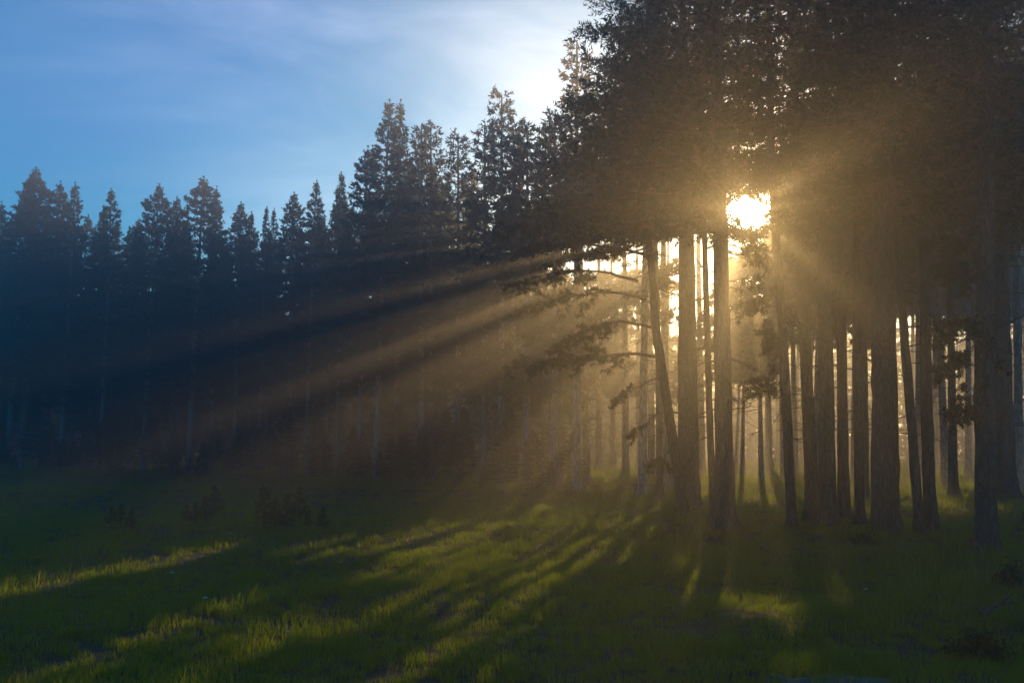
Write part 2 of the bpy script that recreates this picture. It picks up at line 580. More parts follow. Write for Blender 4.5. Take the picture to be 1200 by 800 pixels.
def far_variant(seed, H, z0f, R, dens=1.0, top=0.8):
    """meshes for one kind of tall distant pine, crown and trunk apart, base at the origin"""
    r = np.random.default_rng(seed)
    lean = r.normal(0, 0.25, 2)
    axis = lambda z: np.stack([lean[0] * (np.asarray(z) / H) ** 2, lean[1] * (np.asarray(z) / H) ** 2], -1)
    z0 = z0f * H
    shape = lambda t: (0.35 + 0.65 * np.clip(t / 0.12, 0, 1)) * (1 - t) ** top * (0.3 + 0.7 * np.clip((1 - t) / 0.1, 0, 1)) * (1 + 0.15 * np.sin(t * 37)) + 0.02
    n = int(150 * dens)
    P, ln, az, t = branch_set(r, H - 0.25, z0, R, n, shape, axis, up0=0.75, up1=-0.15)
    ln_gap = r.random(n) > 0.06
    P, ln, az, t = P[ln_gap], ln[ln_gap], az[ln_gap], t[ln_gap]
    s = np.linspace(0, 1, P.shape[1])
    v, q = tubes(P, (0.02 * ln / R + 0.008)[:, None] * (1.05 - s)[None], 3)
    parts = [(v, q, 0)]
    parts += foliage(r, P, ln, 10.0, 0.8, 0.24, 8, 0.17, 0.08, start=0.25, twigs=False)
    # leader
    lp = np.stack([np.concatenate([axis(np.linspace(H - 1.6, H, 7)), np.linspace(H - 1.6, H, 7)[:, None]], 1)])
    lv, lq = tubes(lp, np.linspace(0.03, 0.006, 7)[None], 4)
    parts.append((lv, lq, 0))
    pts = lp[0]
    tv, tq = tufts(np.repeat(pts, 4, 0), np.tile([[0, 0, 1.0]], (28, 1)) + r.normal(0, 0.25, (28, 3)), 0.18, 7, 0.13, 0.05, r)
    parts.append((tv, tq, 1))
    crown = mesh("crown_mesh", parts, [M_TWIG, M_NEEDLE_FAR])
    zs = np.concatenate([[-0.4, 0.0, 0.15, 0.35, 0.7], np.linspace(1.2, H - 0.4, 22)])
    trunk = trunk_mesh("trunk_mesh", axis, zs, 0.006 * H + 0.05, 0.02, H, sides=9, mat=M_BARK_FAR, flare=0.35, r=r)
    dead = mesh("dead_mesh", sum(dead_branches(r, axis, 26, 2.0, z0 + 1.0, 1.3, 3, thick=0.018), []), [M_TWIG])
    return dict(H=H, crown=crown, trunk=trunk, dead=dead)


FAR = [
    far_variant(101, 24.0, 0.28, 2.6, 1.5, 0.75),
    far_variant(102, 24.0, 0.22, 2.4, 1.5, 0.8),
    far_variant(103, 22.0, 0.28, 3.0, 1.5, 0.7),
    far_variant(104, 25.0, 0.32, 2.1, 1.4, 0.8),
    far_variant(105, 20.0, 0.15, 2.8, 1.4, 0.75),
    far_variant(106, 23.0, 0.22, 3.2, 1.6, 0.65),
]


def pine(px, base, height, variant, label, group, rot=None, wide=1.0, name="pine_tree", dead=True):
    """base: (x,y) on the ground"""
    v = FAR[variant % len(FAR)]
    x, y = base
    o = link(name, None, loc=(x, y, float(gz(x, y)) - 0.02))
    s = height / v["H"]
    o.scale = (s * wide, s * wide, s)
    o.rotation_euler = (0, 0, rng.uniform(0, 6.28) if rot is None else rot)
    tag(o, label, "tree", group)
    link("trunk", v["trunk"], o)
    link("crown", v["crown"], o)
    if dead:
        tag(link("dead_branches", v["dead"], o), kind="stuff")
    return o


# ------------------------------------------------------------------ the stand on the right, tree by tree
def poly_axis(pts):
    """pts: world (x,y,z) list rising in z -> function z -> (x,y)"""
    A = np.array(pts); A = A[np.argsort(A[:, 2])]
    def f(z):
        z = np.asarray(z, float)
        out = np.stack([np.interp(z, A[:, 2], A[:, 0]), np.interp(z, A[:, 2], A[:, 1])], -1)
        lo, hi = A[0], A[-1]
        d = (A[-1] - A[-2]) / max(A[-1][2] - A[-2][2], 1e-6)
        m = z > hi[2]
        out[m, 0] = hi[0] + d[0] * 0.6 * (z[m] - hi[2]); out[m, 1] = hi[1]
        return out
    return f


TRUNK_FEET = []


def stand_pine(pix, Y, H, z0, R, rad, label, seed, dens=1.0, sector=None, dead_n=18, dead_len=1.4, dead_z=(2.0, None), nbr=100,
               blades=9, limbs=(), group="pines of the dark stand", mat=None, sides=18, needles=(0.13, 0.040), dead_az=None,
               name="pine_tree", dead_parts=True, crown_mats=None, tl=0.20, shape_exp=0.6, twigs=True, clear_low=True):
    r = np.random.default_rng(seed)
    pts = [at_depth(a, b, Y) for a, b in pix]
    base = pts[0].copy()
    g = float(gz(base[0], Y))
    base[2] = g
    if Y > 27 and clear_low:
        if pix[0][0] > 835:
            z0 = max((8.4 if 29 < Y < 48 else 7.4) + 2.2 * sin(seed * 12.9), (Y - 21) * 0.262)
            if pix[0][0] < 915:
                z0 = max(4.6, (Y - 23.5) * 0.262)
            z0 = min(z0, H - 3.0)
        else:
            z0 = max(z0, (Y - 22.5) * 0.262 * 0.3)
    # continue the lowest stretch down to the ground
    pts = [base] + [p for p in pts[1:]]
    W = [p - base for p in pts]
    ax = poly_axis(W)
    axis = lambda z: ax(np.atleast_1d(z))
    o = link(name, None, loc=tuple(base))
    tag(o, label, "tree", group)
    if Y < 32:
        TRUNK_FEET.append((base[0], base[1], rad))
    zs = np.concatenate([[-0.5, -0.1, 0.0, 0.1, 0.22, 0.4, 0.65, 1.0], np.linspace(1.4, H - (0.4 if Y < 27 else 1.1), 46)])
    link("trunk", trunk_mesh("trunk_mesh", axis, zs, rad, 0.03 if Y < 27 else 0.012, H, sides=sides, r=r, mat=mat), o)
    prune = lambda P: open_mask(P + base)
    shape = lambda t: (0.45 + 0.55 * np.clip(t / 0.15, 0, 1)) * (1 - t) ** shape_exp * (0.35 + 0.65 * np.clip((1 - t) / 0.1, 0, 1)) + 0.03
    if nbr:
        P, ln, az, t = branch_set(r, H - 0.2, z0, R, nbr, shape, axis, sector=sector, up0=0.6, up1=-0.2, steps=8, droop=0.12)
        keep = ln > 0.25
        P, ln = P[keep], ln[keep]
        s = np.linspace(0, 1, 8)
        keepb = prune(P[:, 4]) & prune(P[:, 2]) & prune(P[:, 6])
        P, ln = P[keepb], ln[keepb]
        v, q = tubes(P, (0.012 + 0.026 * ln / R)[:, None] * (1.04 - s)[None], 5)
        parts = [(v, q, 0)]
        parts += foliage(r, P, ln, 9.0 * dens, 0.75, tl, blades, needles[0], needles[1], start=0.25, prune=prune, twigs=twigs)
        link("crown", mesh("crown_mesh", parts, crown_mats or [M_TWIG, M_NEEDLE]), o)
    if dead_n:
        dz1 = dead_z[1] if dead_z[1] else z0 + 1.5
        dl = dead_branches(r, axis, dead_n, dead_z[0], dz1, dead_len, 4 if dead_parts else 3, az=dead_az, thick=0.014 if dead_parts else 0.018)
        if not dead_parts:
            tag(link("dead_branches", mesh("dead_mesh", sum(dl, []), [M_TWIG]), o), kind="stuff")
            dl = []
        for pcs in dl:
            link("dead_branch", mesh("dead_branch", pcs, [M_TWIG]), o)
    # individually placed leafy limbs, each given by photo pixels and a depth offset at its tip
    for k, lb in enumerate(limbs):
        lp, dy, ld, start = lb
        n = len(lp)
        q = np.array([at_depth(a, b, Y + dy * (i / max(n - 1, 1))) for i, (a, b) in enumerate(lp)]) - base
        tt = np.linspace(0, n - 1, 14)
        q = np.stack([np.interp(tt, np.arange(n), q[:, j]) for j in range(3)], -1)
        q[1:-1] = q[1:-1] * 0.5 + (q[:-2] + q[2:]) * 0.25
        q[2:] += np.cumsum(r.normal(0, 0.022, q[2:].shape), 0)
        L_ = float(np.linalg.norm(np.diff(q, axis=0), axis=1).sum())
        ss = np.linspace(0, 1, 14)
        v, f = tubes(q[None], ((0.009 + 0.009 * L_) * (1.05 - ss))[None], 6)
        parts = [(v, f, 0)]
        # side branches
        nb = max(int(L_ * 11 * ld), 3)
        s = start + (0.97 - start) * (np.arange(nb) + r.random(nb)) / nb
        fi = s * 13; i0 = np.minimum(fi.astype(int), 12)
        b = q[i0] + (q[i0 + 1] - q[i0]) * (fi - i0)[:, None]
        bd = unit(q[i0 + 1] - q[i0])
        sd = unit(np.cross(bd, [0, 0, 1.0])) * np.where(np.arange(nb) % 2 == 0, 1, -1)[:, None]
        dd = unit(bd * r.uniform(0.3, 1.0, (nb, 1)) + sd * r.uniform(0.5, 1.0, (nb, 1)) + np.array([0, 0, 1.0]) * r.normal(-0.3, 0.35, (nb, 1)))
        bl = r.uniform(0.25, 0.75, nb) * (1.1 - 0.5 * s)
        st = np.linspace(0, 1, 5)
        BP = b[:, None] + dd[:, None] * (bl[:, None] * st)[..., None]
        BP[:, :, 2] -= 0.12 * bl[:, None] * st ** 2
        v, f = tubes(BP, np.tile(0.011 * (1.05 - st), (nb, 1)), 4)
        parts.append((v, f, 0))
        parts += foliage(r, BP, bl, 13.0 * ld, 0.26, 0.13, 14, 0.095, 0.024, start=0.2, twig_r=0.004, prune=prune if k >= 4 else None)
        tv, tq = tufts(q[-4:], unit(np.tile(q[-1] - q[-3], (4, 1))), 0.16, blades, needles[0], needles[1], r)
        parts.append((tv, tq, 1))
        link("limb", mesh("limb_mesh", parts, [M_TWIG, M_NEEDLE]), o)
    return o


def left_sector(lo=0.5, hi=1.25, z_cut=None):
    def f(az, z):
        c = -np.cos(az)          # 1 towards -x
        return lo + (hi - lo) * (0.5 + 0.5 * c)
    return f


def far_unique(tx, ty, Y, label, wide, base_lean=0):
    H = float(at_depth(tx, ty, Y)[2])
    stand_pine([(tx + base_lean, 520 + CAM_H * F / Y), (tx, ty)], Y, H, H * 0.22, 1.9 * wide, 0.006 * H + 0.06, label, int(tx * 7 + Y), dens=1.15, nbr=155,
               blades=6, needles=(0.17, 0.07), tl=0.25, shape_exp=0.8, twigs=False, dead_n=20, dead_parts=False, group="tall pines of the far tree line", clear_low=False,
               mat=M_BARK_FAR, sides=10, crown_mats=[M_TWIG, M_NEEDLE_FAR])


# skyline pines: (photo x of the top, photo y of the top, distance, variant, width, label)
SKY = [
    (2, 236, 86, 1, 1.0, "pine top cut by the picture's edge at the far end of the tree line"),
    (30, 206, 84, 0, 1.2, "first peak of the big brown-tinged clump near the far end of the tree line"),
    (46, 199, 85, 5, 1.2, "highest rounded top of the brown-tinged clump near the far end of the tree line"),
    (68, 215, 86, 2, 1.0, "last and lowest peak of the brown-tinged clump at the far end of the tree line"),
    (90, 213, 84, 1, 1.1, "slim pointed pine just past the brown-tinged clump"),
    (118, 244, 86, 4, 0.9, "small shoulder pine leaning on the pointed tree above the palest bare trunk"),
    (134, 225, 83, 0, 1.15, "broad pointed pine between the slim one and the flat-sided one in the far line"),
    (165, 262, 86, 4, 0.9, "short pine filling the dip left of the flat-sided pine"),
    (183, 217, 82, 5, 1.1, "flat-sided blunt pine standing alone between two dips of the far line"),
    (213, 232, 84, 2, 1.0, "low pine tucked against the left flank of the wide central clump top"),
    (235, 206, 82, 2, 1.35, "widest pine of the far line, its top a broad ragged cone"),
    (258, 222, 84, 1, 1.0, "narrow pine on the right flank of the wide ragged cone"),
    (284, 239, 82, 5, 1.0, "low rounded pine right after the wide ragged cone"),
    (299, 250, 84, 4, 0.9, "lowest thin spire in the dip of the far tree line"),
    (312, 243, 82, 3, 0.8, "left one of the twin thin spires in the dip of the far line"),
    (320, 246, 84, 3, 0.8, "right one of the twin thin spires in the dip of the far line"),
    (346, 228, 80, 5, 1.1, "bushy blunt pine where the far line begins to climb"),
    (367, 211, 78, 0, 1.0, "sharp pine rising over the bushy blunt one before the tall group"),
    (389, 219, 79, 1, 0.9, "thin pine between the sharp one and the slender feathered one"),
    (402, 204, 76, 3, 0.9, "slender feathered spire just before the tall group"),
    (428, 175, 70, 2, 1.0, "shoulder tree stepping up to the first tall spire"),
    (449, 122, 68, 0, 1.1, "first tall spire of the high group in the middle of the tree line"),
    (470, 123, 68, 1, 1.0, "second tall spire of the high group, round-tipped and narrow"),
    (494, 116, 67, 0, 1.0, "left peak of the twin-topped pair in the high group"),
    (505, 115, 68, 3, 1.0, "right peak of the twin-topped pair in the high group"),
    (537, 129, 66, 5, 1.0, "blunt lower pine with a ragged crown after the twin tops"),
    (568, 115, 64, 1, 1.0, "symmetrical pointed pine just before the highest spire of the group"),
    (588, 79, 62, 1, 1.1, "highest slim dense spire in the middle of the tree line"),
    (602, 119, 63, 3, 0.9, "thin companion spire tight against the highest slim one"),
    (618, 116, 60, 2, 1.1, "bushy round-headed pine right after the highest slim spire"),
    (639, 111, 60, 3, 0.8, "very thin spire between the round-headed pine and the giant"),
    (650, 104, 58, 0, 0.9, "pointed pine close before the sunlit brown giant"),
]


def sky_pine(tx, ty, Y, var, wide, label):
    Y = Y * 0.6
    p = at_depth(tx, ty, Y)
    g = float(gz(p[0], p[1]))
    if tx > 480:
        far_unique(tx, ty, Y, label, wide)
        return
    pine(None, (p[0], p[1]), p[2] - g, var, label, "tall pines of the far tree line", wide=wide)


for a in SKY:
    sky_pine(*a)

# second rank: behind the skyline trees, seen as trunks and crowns in the gaps
r2 = np.random.default_rng(77)
for i in range(38):
    px = -20 + i * 15.5 + r2.uniform(-6, 6)
    Y = (56 if px < 400 else 56 - (px - 400) * 0.06) + r2.uniform(-3, 4)
    top = np.interp(px, [0, 130, 330, 400, 440, 650, 700], [262, 264, 274, 240, 195, 198, 202]) + r2.uniform(-8, 14)
    p = at_depth(px, top, Y)
    pine(None, (p[0], p[1]), min(p[2], 17.4), int(r2.integers(0, 6)), "slim pine in the shaded second rank of the far tree line", "second rank of the far tree line")

# main trunk beside the sun and its massive crown spreading left
stand_pine([(851, 607), (848, 500), (845, 300), (841, 160), (837, 0)], 19.2, 17.6, 4.7, 3.8, 0.215,
           "big dark pine whose straight trunk stands directly beside the sun", 201, dens=1.1,
           sector=left_sector(0.3, 1.05), nbr=300, dead_n=22, dead_len=1.3)
stand_pine([(836, 603), (831, 480), (826, 300), (820, 100)], 20.6, 15.0, 5.0, 2.2, 0.085,
           "very thin dark pine pressed against the trunk beside the sun", 202, sector=left_sector(0.15, 1.2), nbr=60, dead_n=16, dead_len=0.9, sides=12)
stand_pine([(807, 585), (805, 400), (804, 200), (800, 20)], 25.5, 17.8, 6.0, 4.6, 0.31,
           "stout trunk a little farther back on the shaded side of the sun", 203, sector=left_sector(0.5, 1.05), nbr=300, dead_n=26, dead_len=1.6)
LB = [
    ([(770, 418), (740, 414), (700, 420), (658, 419), (625, 425), (596, 428)], -1.0, 0.9, 0.2),
    ([(764, 384), (744, 377), (716, 377), (690, 388), (664, 396), (640, 410)], -1.4, 0.8, 0.35),
    ([(756, 352), (730, 341), (700, 340), (665, 346), (635, 352), (604, 366)], 0.8, 0.8, 0.3),
    ([(748, 330), (715, 318), (680, 318), (640, 322), (600, 330)], -0.6, 0.8, 0.3),
    ([(776, 440), (760, 444), (738, 455), (722, 470)], 0.9, 0.9, 0.4),
    ([(784, 480), (772, 486), (758, 500)], -0.5, 1.2, 0.3),
    ([(789, 525), (778, 530), (766, 540)], 0.3, 1.2, 0.3),
    ([(768, 335), (790, 345), (812, 352)], 0.8, 0.9, 0.4),
    ([(762, 300), (722, 290), (680, 286), (640, 288), (600, 296)], 0.9, 1.0, 0.25),
    ([(758, 285), (715, 268), (670, 262), (625, 268), (580, 278)], -0.4, 1.0, 0.25),
]
stand_pine([(801, 596), (789, 518), (777, 441), (768, 382), (765, 327), (757, 240), (752, 120)], 22.0, 12.5, 6.2, 3.0, 0.13,
           "slender leaning pine with leafy limbs reaching out over the meadow", 204, sector=left_sector(0.5, 1.1), nbr=130, dead_n=22, dead_len=1.1,
           limbs=LB, sides=12)
stand_pine([(773, 575), (772, 420), (768, 280), (765, 100)], 29.0, 17.0, 6.6, 3.2, 0.12,
           "thin straight pine showing behind the leaning one with leafy limbs", 205, sector=left_sector(0.5, 1.1), nbr=100, dead_n=20, sides=12)
TW = lambda x, y, dx: [(x, y), (x + dx, y + 3), (x + 2 * dx, y + 1)]
stand_pine([(928, 604), (924, 517), (917, 375), (910, 280), (905, 200), (902, 60)], 20.2, 16.0, 6.8, 1.7, 0.115,
           "thin crooked pine lit from behind, first to the right of the sun", 206, nbr=50, dead_n=30, dead_len=1.5, sides=12,
           limbs=[([(916, 352), (902, 345), (884, 350)], -0.3, 1.4, 0.3), ([(918, 395), (908, 392), (897, 397)], 0.2, 1.4, 0.3),
                  ([(922, 448), (910, 447), (892, 452)], -0.2, 1.4, 0.3)])
stand_pine([(952, 604), (948, 500), (942, 375), (937, 280), (932, 120)], 21.5, 17.0, 6.6, 2.6, 0.16,
           "golden-lit medium trunk behind the thin crooked pine", 207, nbr=80, dead_n=20)
stand_pine([(970, 606), (969, 480), (967, 350), (965, 120)], 20.5, 17.8, 7.2, 3.0, 0.19,
           "left and thicker trunk of the pair in the widest dark column", 208, nbr=175, dead_n=16)
stand_pine([(988, 600), (987, 480), (985, 350), (983, 120)], 21.8, 17.0, 7.2, 2.4, 0.135,
           "right and thinner trunk of the pair in the widest dark column", 209, nbr=80, dead_n=16)
stand_pine([(1007, 604), (1005, 450), (1003, 250), (1001, 60)], 20.4, 14.0, 7.5, 1.7, 0.105,
           "skinny pole pine between the trunk pair and the solitary thick trunk", 210, nbr=50, dead_n=18, sides=12)
stand_pine([(1037, 612), (1036, 480), (1034, 300), (1032, 100)], 18.8, 17.9, 7.0, 3.4, 0.27,
           "solitary thick trunk with flared foot between two skinny poles", 211, nbr=185, dead_n=22)
stand_pine([(1078, 616), (1069, 510), (1058, 375), (1051, 280), (1042, 100)], 18.6, 15.0, 7.8, 2.0, 0.105,
           "leaning skinny pine crossing in front of the straight pole", 212, nbr=60, dead_n=20, sides=12)
stand_pine([(1090, 614), (1086, 480), (1083, 300), (1081, 60)], 18.9, 17.0, 7.0, 2.8, 0.135,
           "straight dark pole pine whose foot meets that of the leaning one", 213, nbr=90, dead_n=26, sides=14)
stand_pine([(1156, 636), (1154, 480), (1155, 300), (1156, 60)], 16.2, 16.5, 6.9, 3.2, 0.185,
           "nearest pine with leafy twigs low on its trunk", 214, nbr=185, dead_n=30,
           limbs=[([(1150, 365), (1130, 372), (1102, 380)], -0.4, 1.5, 0.2), ([(1150, 405), (1135, 412), (1108, 432)], 0.4, 1.4, 0.2),
                  ([(1148, 285), (1132, 282), (1110, 272)], -0.3, 1.4, 0.25), ([(1150, 460), (1140, 468), (1126, 480)], 0.2, 1.5, 0.2),
                  ([(1158, 255), (1172, 248), (1188, 240)], 0.3, 1.4, 0.2), ([(1150, 322), (1134, 318), (1112, 312)], 0.5, 1.3, 0.25)])
stand_pine([(1180, 578), (1176, 450), (1174, 300), (1171, 100)], 27.5, 17.5, 7.5, 3.6, 0.27,
           "hazy thick trunk set back behind the nearest pine", 215, nbr=175, dead_n=24)
stand_pine([(1212, 600), (1210, 400), (1208, 200), (1206, 50)], 21.0, 17.0, 7.0, 3.2, 0.18,
           "pine at the very edge of the stand, only its twigs reaching in", 216, nbr=175, dead_n=26)

far_unique(676, 11, 32.5, "giant brown-tipped spire standing next to the big dark crown", 1.0)

# deeper trees of the stand, fading into the lit mist: (x, distance, variant, height, label)
DEEP = [
    (690, 52, 1, 23, "slim pine right below the giant brown spire"),
    (655, 50, 3, 19, "narrow pine on the meadow side of the giant spire"),
    (618, 55, 4, 19, "short dense pine under the round-headed one"),
    (872, 58, 3, 11, "small pine glowing gold straight below the sun"),
    (893, 48, 3, 10, "thin young pine glowing in the haze below the sun"),
    (862, 80, 3, 15, "faint distant pine beside the lit gap under the sun"),
    (905, 75, 1, 16, "faint distant pine behind the thin crooked trunk"),
    (1014, 33, 3, 21, "pale trunk in the gap before the solitary thick trunk"),
    (1108, 44, 3, 22, "thin hazy trunk midway in the pale gap near the edge"),
    (1118, 34, 4, 19, "hazy branchy pine in the pale gap near the edge"),
    (1135, 55, 5, 22, "faint broad pine far behind the nearest one"),
    (1196, 40, 0, 22, "hazy pine filling the corner of the stand"),
    (1095, 62, 5, 23, "faint pine far back behind the straight pole"),
    (1048, 60, 2, 23, "faint pine far back behind the leaning skinny pine"),
    (975, 60, 0, 23, "faint pine far back behind the trunk pair"),
    (945, 52, 3, 17, "thin pale trunk between the crooked pine and the trunk pair"),
    (1160, 70, 1, 24, "faint pine far back beyond the nearest trunk"),
    (820, 58, 0, 24, "tall hazy pine hidden behind the trunk beside the sun"),
    (765, 62, 5, 24, "tall hazy pine rising behind the leaning one"),
    (730, 58, 1, 24, "tall hazy pine between the giant spire and the leaning pine"),
    (930, 64, 0, 24, "tall hazy pine behind the golden-lit medium trunk"),
    (958, 44, 5, 22, "dim pine right behind the trunk pair"),
    (1000, 52, 1, 23, "dim pine behind the skinny pole pine"),
    (850, 70, 4, 22, "hazy pine whose top stands just left of the sun"),
    (700, 66, 0, 24, "dim pine behind the giant spire"),
    (915, 84, 2, 22, "faint pine whose top stands just right of the sun"),
    (800, 80, 2, 24, "faint tall pine far back on the shaded side of the sun"),
    (812, 42, 5, 24, "dim pine filling the dark between the two stout trunks left of the sun"),
    (780, 46, 0, 24, "dim pine just behind the stout trunk on the shaded side"),
    (752, 40, 2, 22, "dim dense pine behind the leafy limbs of the leaning one"),
    (910, 88, 5, 24, "broad pine far behind the thin crooked trunk"),
    (935, 86, 0, 24, "tall pine far behind the gap between crooked and golden-lit trunks"),
    (962, 90, 5, 24, "tall broad pine at the back of the stand behind the trunk pair"),
    (985, 84, 2, 24, "tall pine at the back of the stand behind the thinner trunk of the pair"),
    (1010, 90, 5, 24, "tall broad pine at the back of the stand behind the skinny pole"),
    (1040, 84, 0, 24, "tall pine at the back of the stand behind the solitary thick trunk"),
    (1070, 88, 5, 24, "tall broad pine at the back of the stand behind the leaning skinny one"),
    (1105, 84, 2, 24, "tall pine at the back of the stand in the pale gap"),
    (1140, 88, 5, 24, "tall broad pine at the back of the stand beside the nearest trunk"),
    (1185, 84, 0, 24, "tall pine at the back of the stand behind the hazy thick trunk"),
    (655, 84, 5, 20, "shaded pine behind the gap before the giant spire"),
    (632, 88, 0, 20, "shaded pine behind the very thin spire"),
    (606, 90, 5, 20, "shaded pine behind the round-headed pine"),
    (580, 92, 2, 20, "shaded pine behind the highest slim spire"),
    (845, 52, 5, 22, "broad hazy pine just behind the thin one pressed to the trunk"),
    (782, 70, 5, 24, "broad pine far back between the stout trunk and the leaning pine"),
    (748, 76, 2, 24, "broad pine far back beyond the leafy limbs"),
    (718, 72, 5, 24, "broad faint pine far back under the big dark crown"),
    (862, 88, 0, 21, "faint pine straight behind the trunk beside the sun"),
    (896, 66, 5, 16, "low broad pine whose crown hangs in the glow under the sun"),
    (940, 78, 5, 24, "broad faint pine deep behind the golden-lit trunk"),
    (965, 72, 2, 24, "broad faint pine deep behind the thicker trunk of the pair"),
    (1022, 70, 0, 24, "faint pine deep behind the solitary thick trunk"),
    (920, 56, 0, 22, "pine in the haze between the crooked pine and the golden-lit trunk"),
    (1080, 48, 0, 22, "dim pine behind the straight dark pole"),
    (1150, 42, 2, 22, "dim pine behind the nearest trunk"),
]
for i, (px, Y, var, H, lab) in enumerate(DEEP):
    Y = 26 + (Y - 30) * 0.62
    H = min(H, 24) * 0.72
    q = lambda t: float(np.interp(t, [0, 1], [0, 1]))
    pr = np.random.default_rng(400 + i)
    x0 = px + pr.uniform(-3, 3)
    tilt = pr.normal(0, 6) * 30 / Y
    base_py = 520 + CAM_H * F / Y
    stand_pine([(x0, base_py), (x0 + tilt, 250)], Y, H, H * pr.uniform(0.22, 0.34), pr.uniform(2.2, 3.2) * H / 20, 0.006 * H + 0.05 + pr.uniform(0, 0.05), lab, 500 + i,
               dens=1.15, nbr=125, blades=6, needles=(0.26, 0.12), tl=0.3, shape_exp=0.75, twigs=False, dead_n=16, dead_len=1.5, dead_parts=False,
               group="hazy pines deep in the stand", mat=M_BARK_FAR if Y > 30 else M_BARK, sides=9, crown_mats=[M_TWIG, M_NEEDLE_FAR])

# ------------------------------------------------------------------ far wood: one mass behind everything
def far_wood():
    r = np.random.default_rng(5)
    parts = []
    for i in range(520):
        a = r.uniform(-0.62, 0.72)
        d = r.uniform(70, 135)
        x, y = d * sin(a), d * cos(a)
        daz = abs(a - SUN_AZ)
        H = r.uniform(13, 17) * (0.85 if a < 0 else 1.0)
        if 0.15 < a < 0.52 and d < 98:
            continue
        n = 44
        t = (np.arange(n) + r.random(n)) / n
        z0 = H * r.uniform(0.0, 0.12)
        z = z0 + (H - z0) * t
        az = np.arange(n) * 2.4 + r.uniform(-.4, .4, n)
        ln = 2.6 * (1 - t) ** 0.7 * r.uniform(0.5, 1.2, n) * 0.8 + 0.1
        k = 3
        P = np.concatenate([np.stack([np.cos(az) * ln * q, np.sin(az) * ln * q, z - 0.1 * ln * q], -1) for q in (0.35, 0.7, 1.0)])
        D = np.concatenate([np.stack([np.cos(az), np.sin(az), 0.2 + 0 * az], -1)] * 3)
        v, q = tufts(P + [x, y, 0], D, 0.6, 7, 0.55, 0.28, r)
        parts.append((v, q, 1))
        tp = np.array([[[x, y, -0.3], [x, y, H * 0.5], [x, y, H]]])
        v, q = tubes(tp, np.array([[0.2, 0.14, 0.02]]), 5)
        parts.append((v, q, 0))
    o = link("distant_wood", mesh("distant_wood", parts, [M_BARK_FAR, M_NEEDLE_FAR]))
    tag(o, "dark mass of pines far behind the tree line, fading in the mist", "woodland", kind="stuff")


far_wood()

# ------------------------------------------------------------------ saplings on the meadow
def sapling_variant(seed, H):
    r = np.random.default_rng(seed)
    axis = lambda z: np.zeros((len(np.atleast_1d(z)), 2))
    shape = lambda t: (1 - t) ** 0.8 + 0.08
    P, ln, az, t = branch_set(r, H - 0.05, 0.08, 0.32 * H, 38, shape, axis, up0=0.9, up1=0.25, steps=5, droop=0.05)
    s = np.linspace(0, 1, 5)
    v, q = tubes(P, np.full((len(P), 1), 0.006) * (1.05 - s)[None], 3)
    parts = [(v, q, 0)] + foliage(r, P, ln * 3, 6.0, 0.10, 0.10, 9, 0.06, 0.012, start=0.15, twigs=False)
    crown = mesh("sapling_crown", parts, [M_TWIG, M_NEEDLE])
    zs = np.linspace(-0.05, H, 8)
    trunk = trunk_mesh("sapling_trunk", axis, zs, 0.02, 0.005, H, sides=7, r=r, flare=0.1)
    return crown, trunk, H


SAPV = [sapling_variant(31, 1.0), sapling_variant(32, 1.0), sapling_variant(33, 1.0)]
SAPS = [
    (130, 616, 22, "leftmost knee-high seedling of the brownish cluster out on the meadow"),
    (141, 618, 26, "middle seedling of the brownish cluster out on the meadow"),
    (153, 620, 24, "right seedling of the brownish cluster out on the meadow"),
    (218, 612, 20, "low outer seedling of the dark cluster before the tallest saplings"),
    (228, 614, 24, "bushy seedling in the dark cluster before the tallest saplings"),
    (240, 612, 30, "taller seedling of the dark cluster before the tallest saplings"),
    (250, 604, 34, "thin pale seedling standing behind the dark cluster"),
    (309, 620, 48, "tallest sapling on the meadow, a slim spire"),
    (322, 618, 34, "short sapling between the tallest and the second tallest"),
    (336, 622, 42, "second tallest sapling with a dark stem"),
    (350, 610, 38, "faint sapling behind the second tallest"),
    (361, 620, 22, "small dark seedling just before the last one of the row"),
    (378, 622, 26, "dark seedling at the end of the row beside the lit grass"),
]
for i, (px, py, hp, lab) in enumerate(SAPS):
    p = ground_at(px, py)
    cr, tr, H = SAPV[i % 3]
    o = link("sapling", None, loc=(p[0], p[1], float(gz(p[0], p[1]))))
    s = hp * p[1] / F
    o.scale = (s, s, s); o.rotation_euler = (0, 0, i * 1.3)
    tag(o, lab, "sapling", "young pines on the meadow")
    link("trunk", tr, o); link("crown", cr, o)


YL = ["young pine in the shade at the foot of the far tree line", "bushy young pine in the mist under the middle of the tree line"]
r3 = np.random.default_rng(55)
for i in range(54):
    px = -10 + i * 13.0 + r3.uniform(-8, 8)
    Y = np.interp(px, [0, 400, 700], [45, 42, 30]) + r3.uniform(-4, 6)
    x = (px - 600) / F * Y
    v = FAR[(4, 5, 2)[i % 3]]
    o = link("young_pine", None, loc=(x, Y, float(gz(x, Y)) - 0.05))
    k = r3.uniform(0.9, 4.0) / v["H"]
    o.scale = (k * 1.5, k * 1.5, k); o.rotation_euler = (0, 0, r3.uniform(0, 6))
    tag(o, YL[px > 380], "young tree", "young pines along the forest edge")
    link("trunk", v["trunk"], o); link("crown", v["crown"], o)

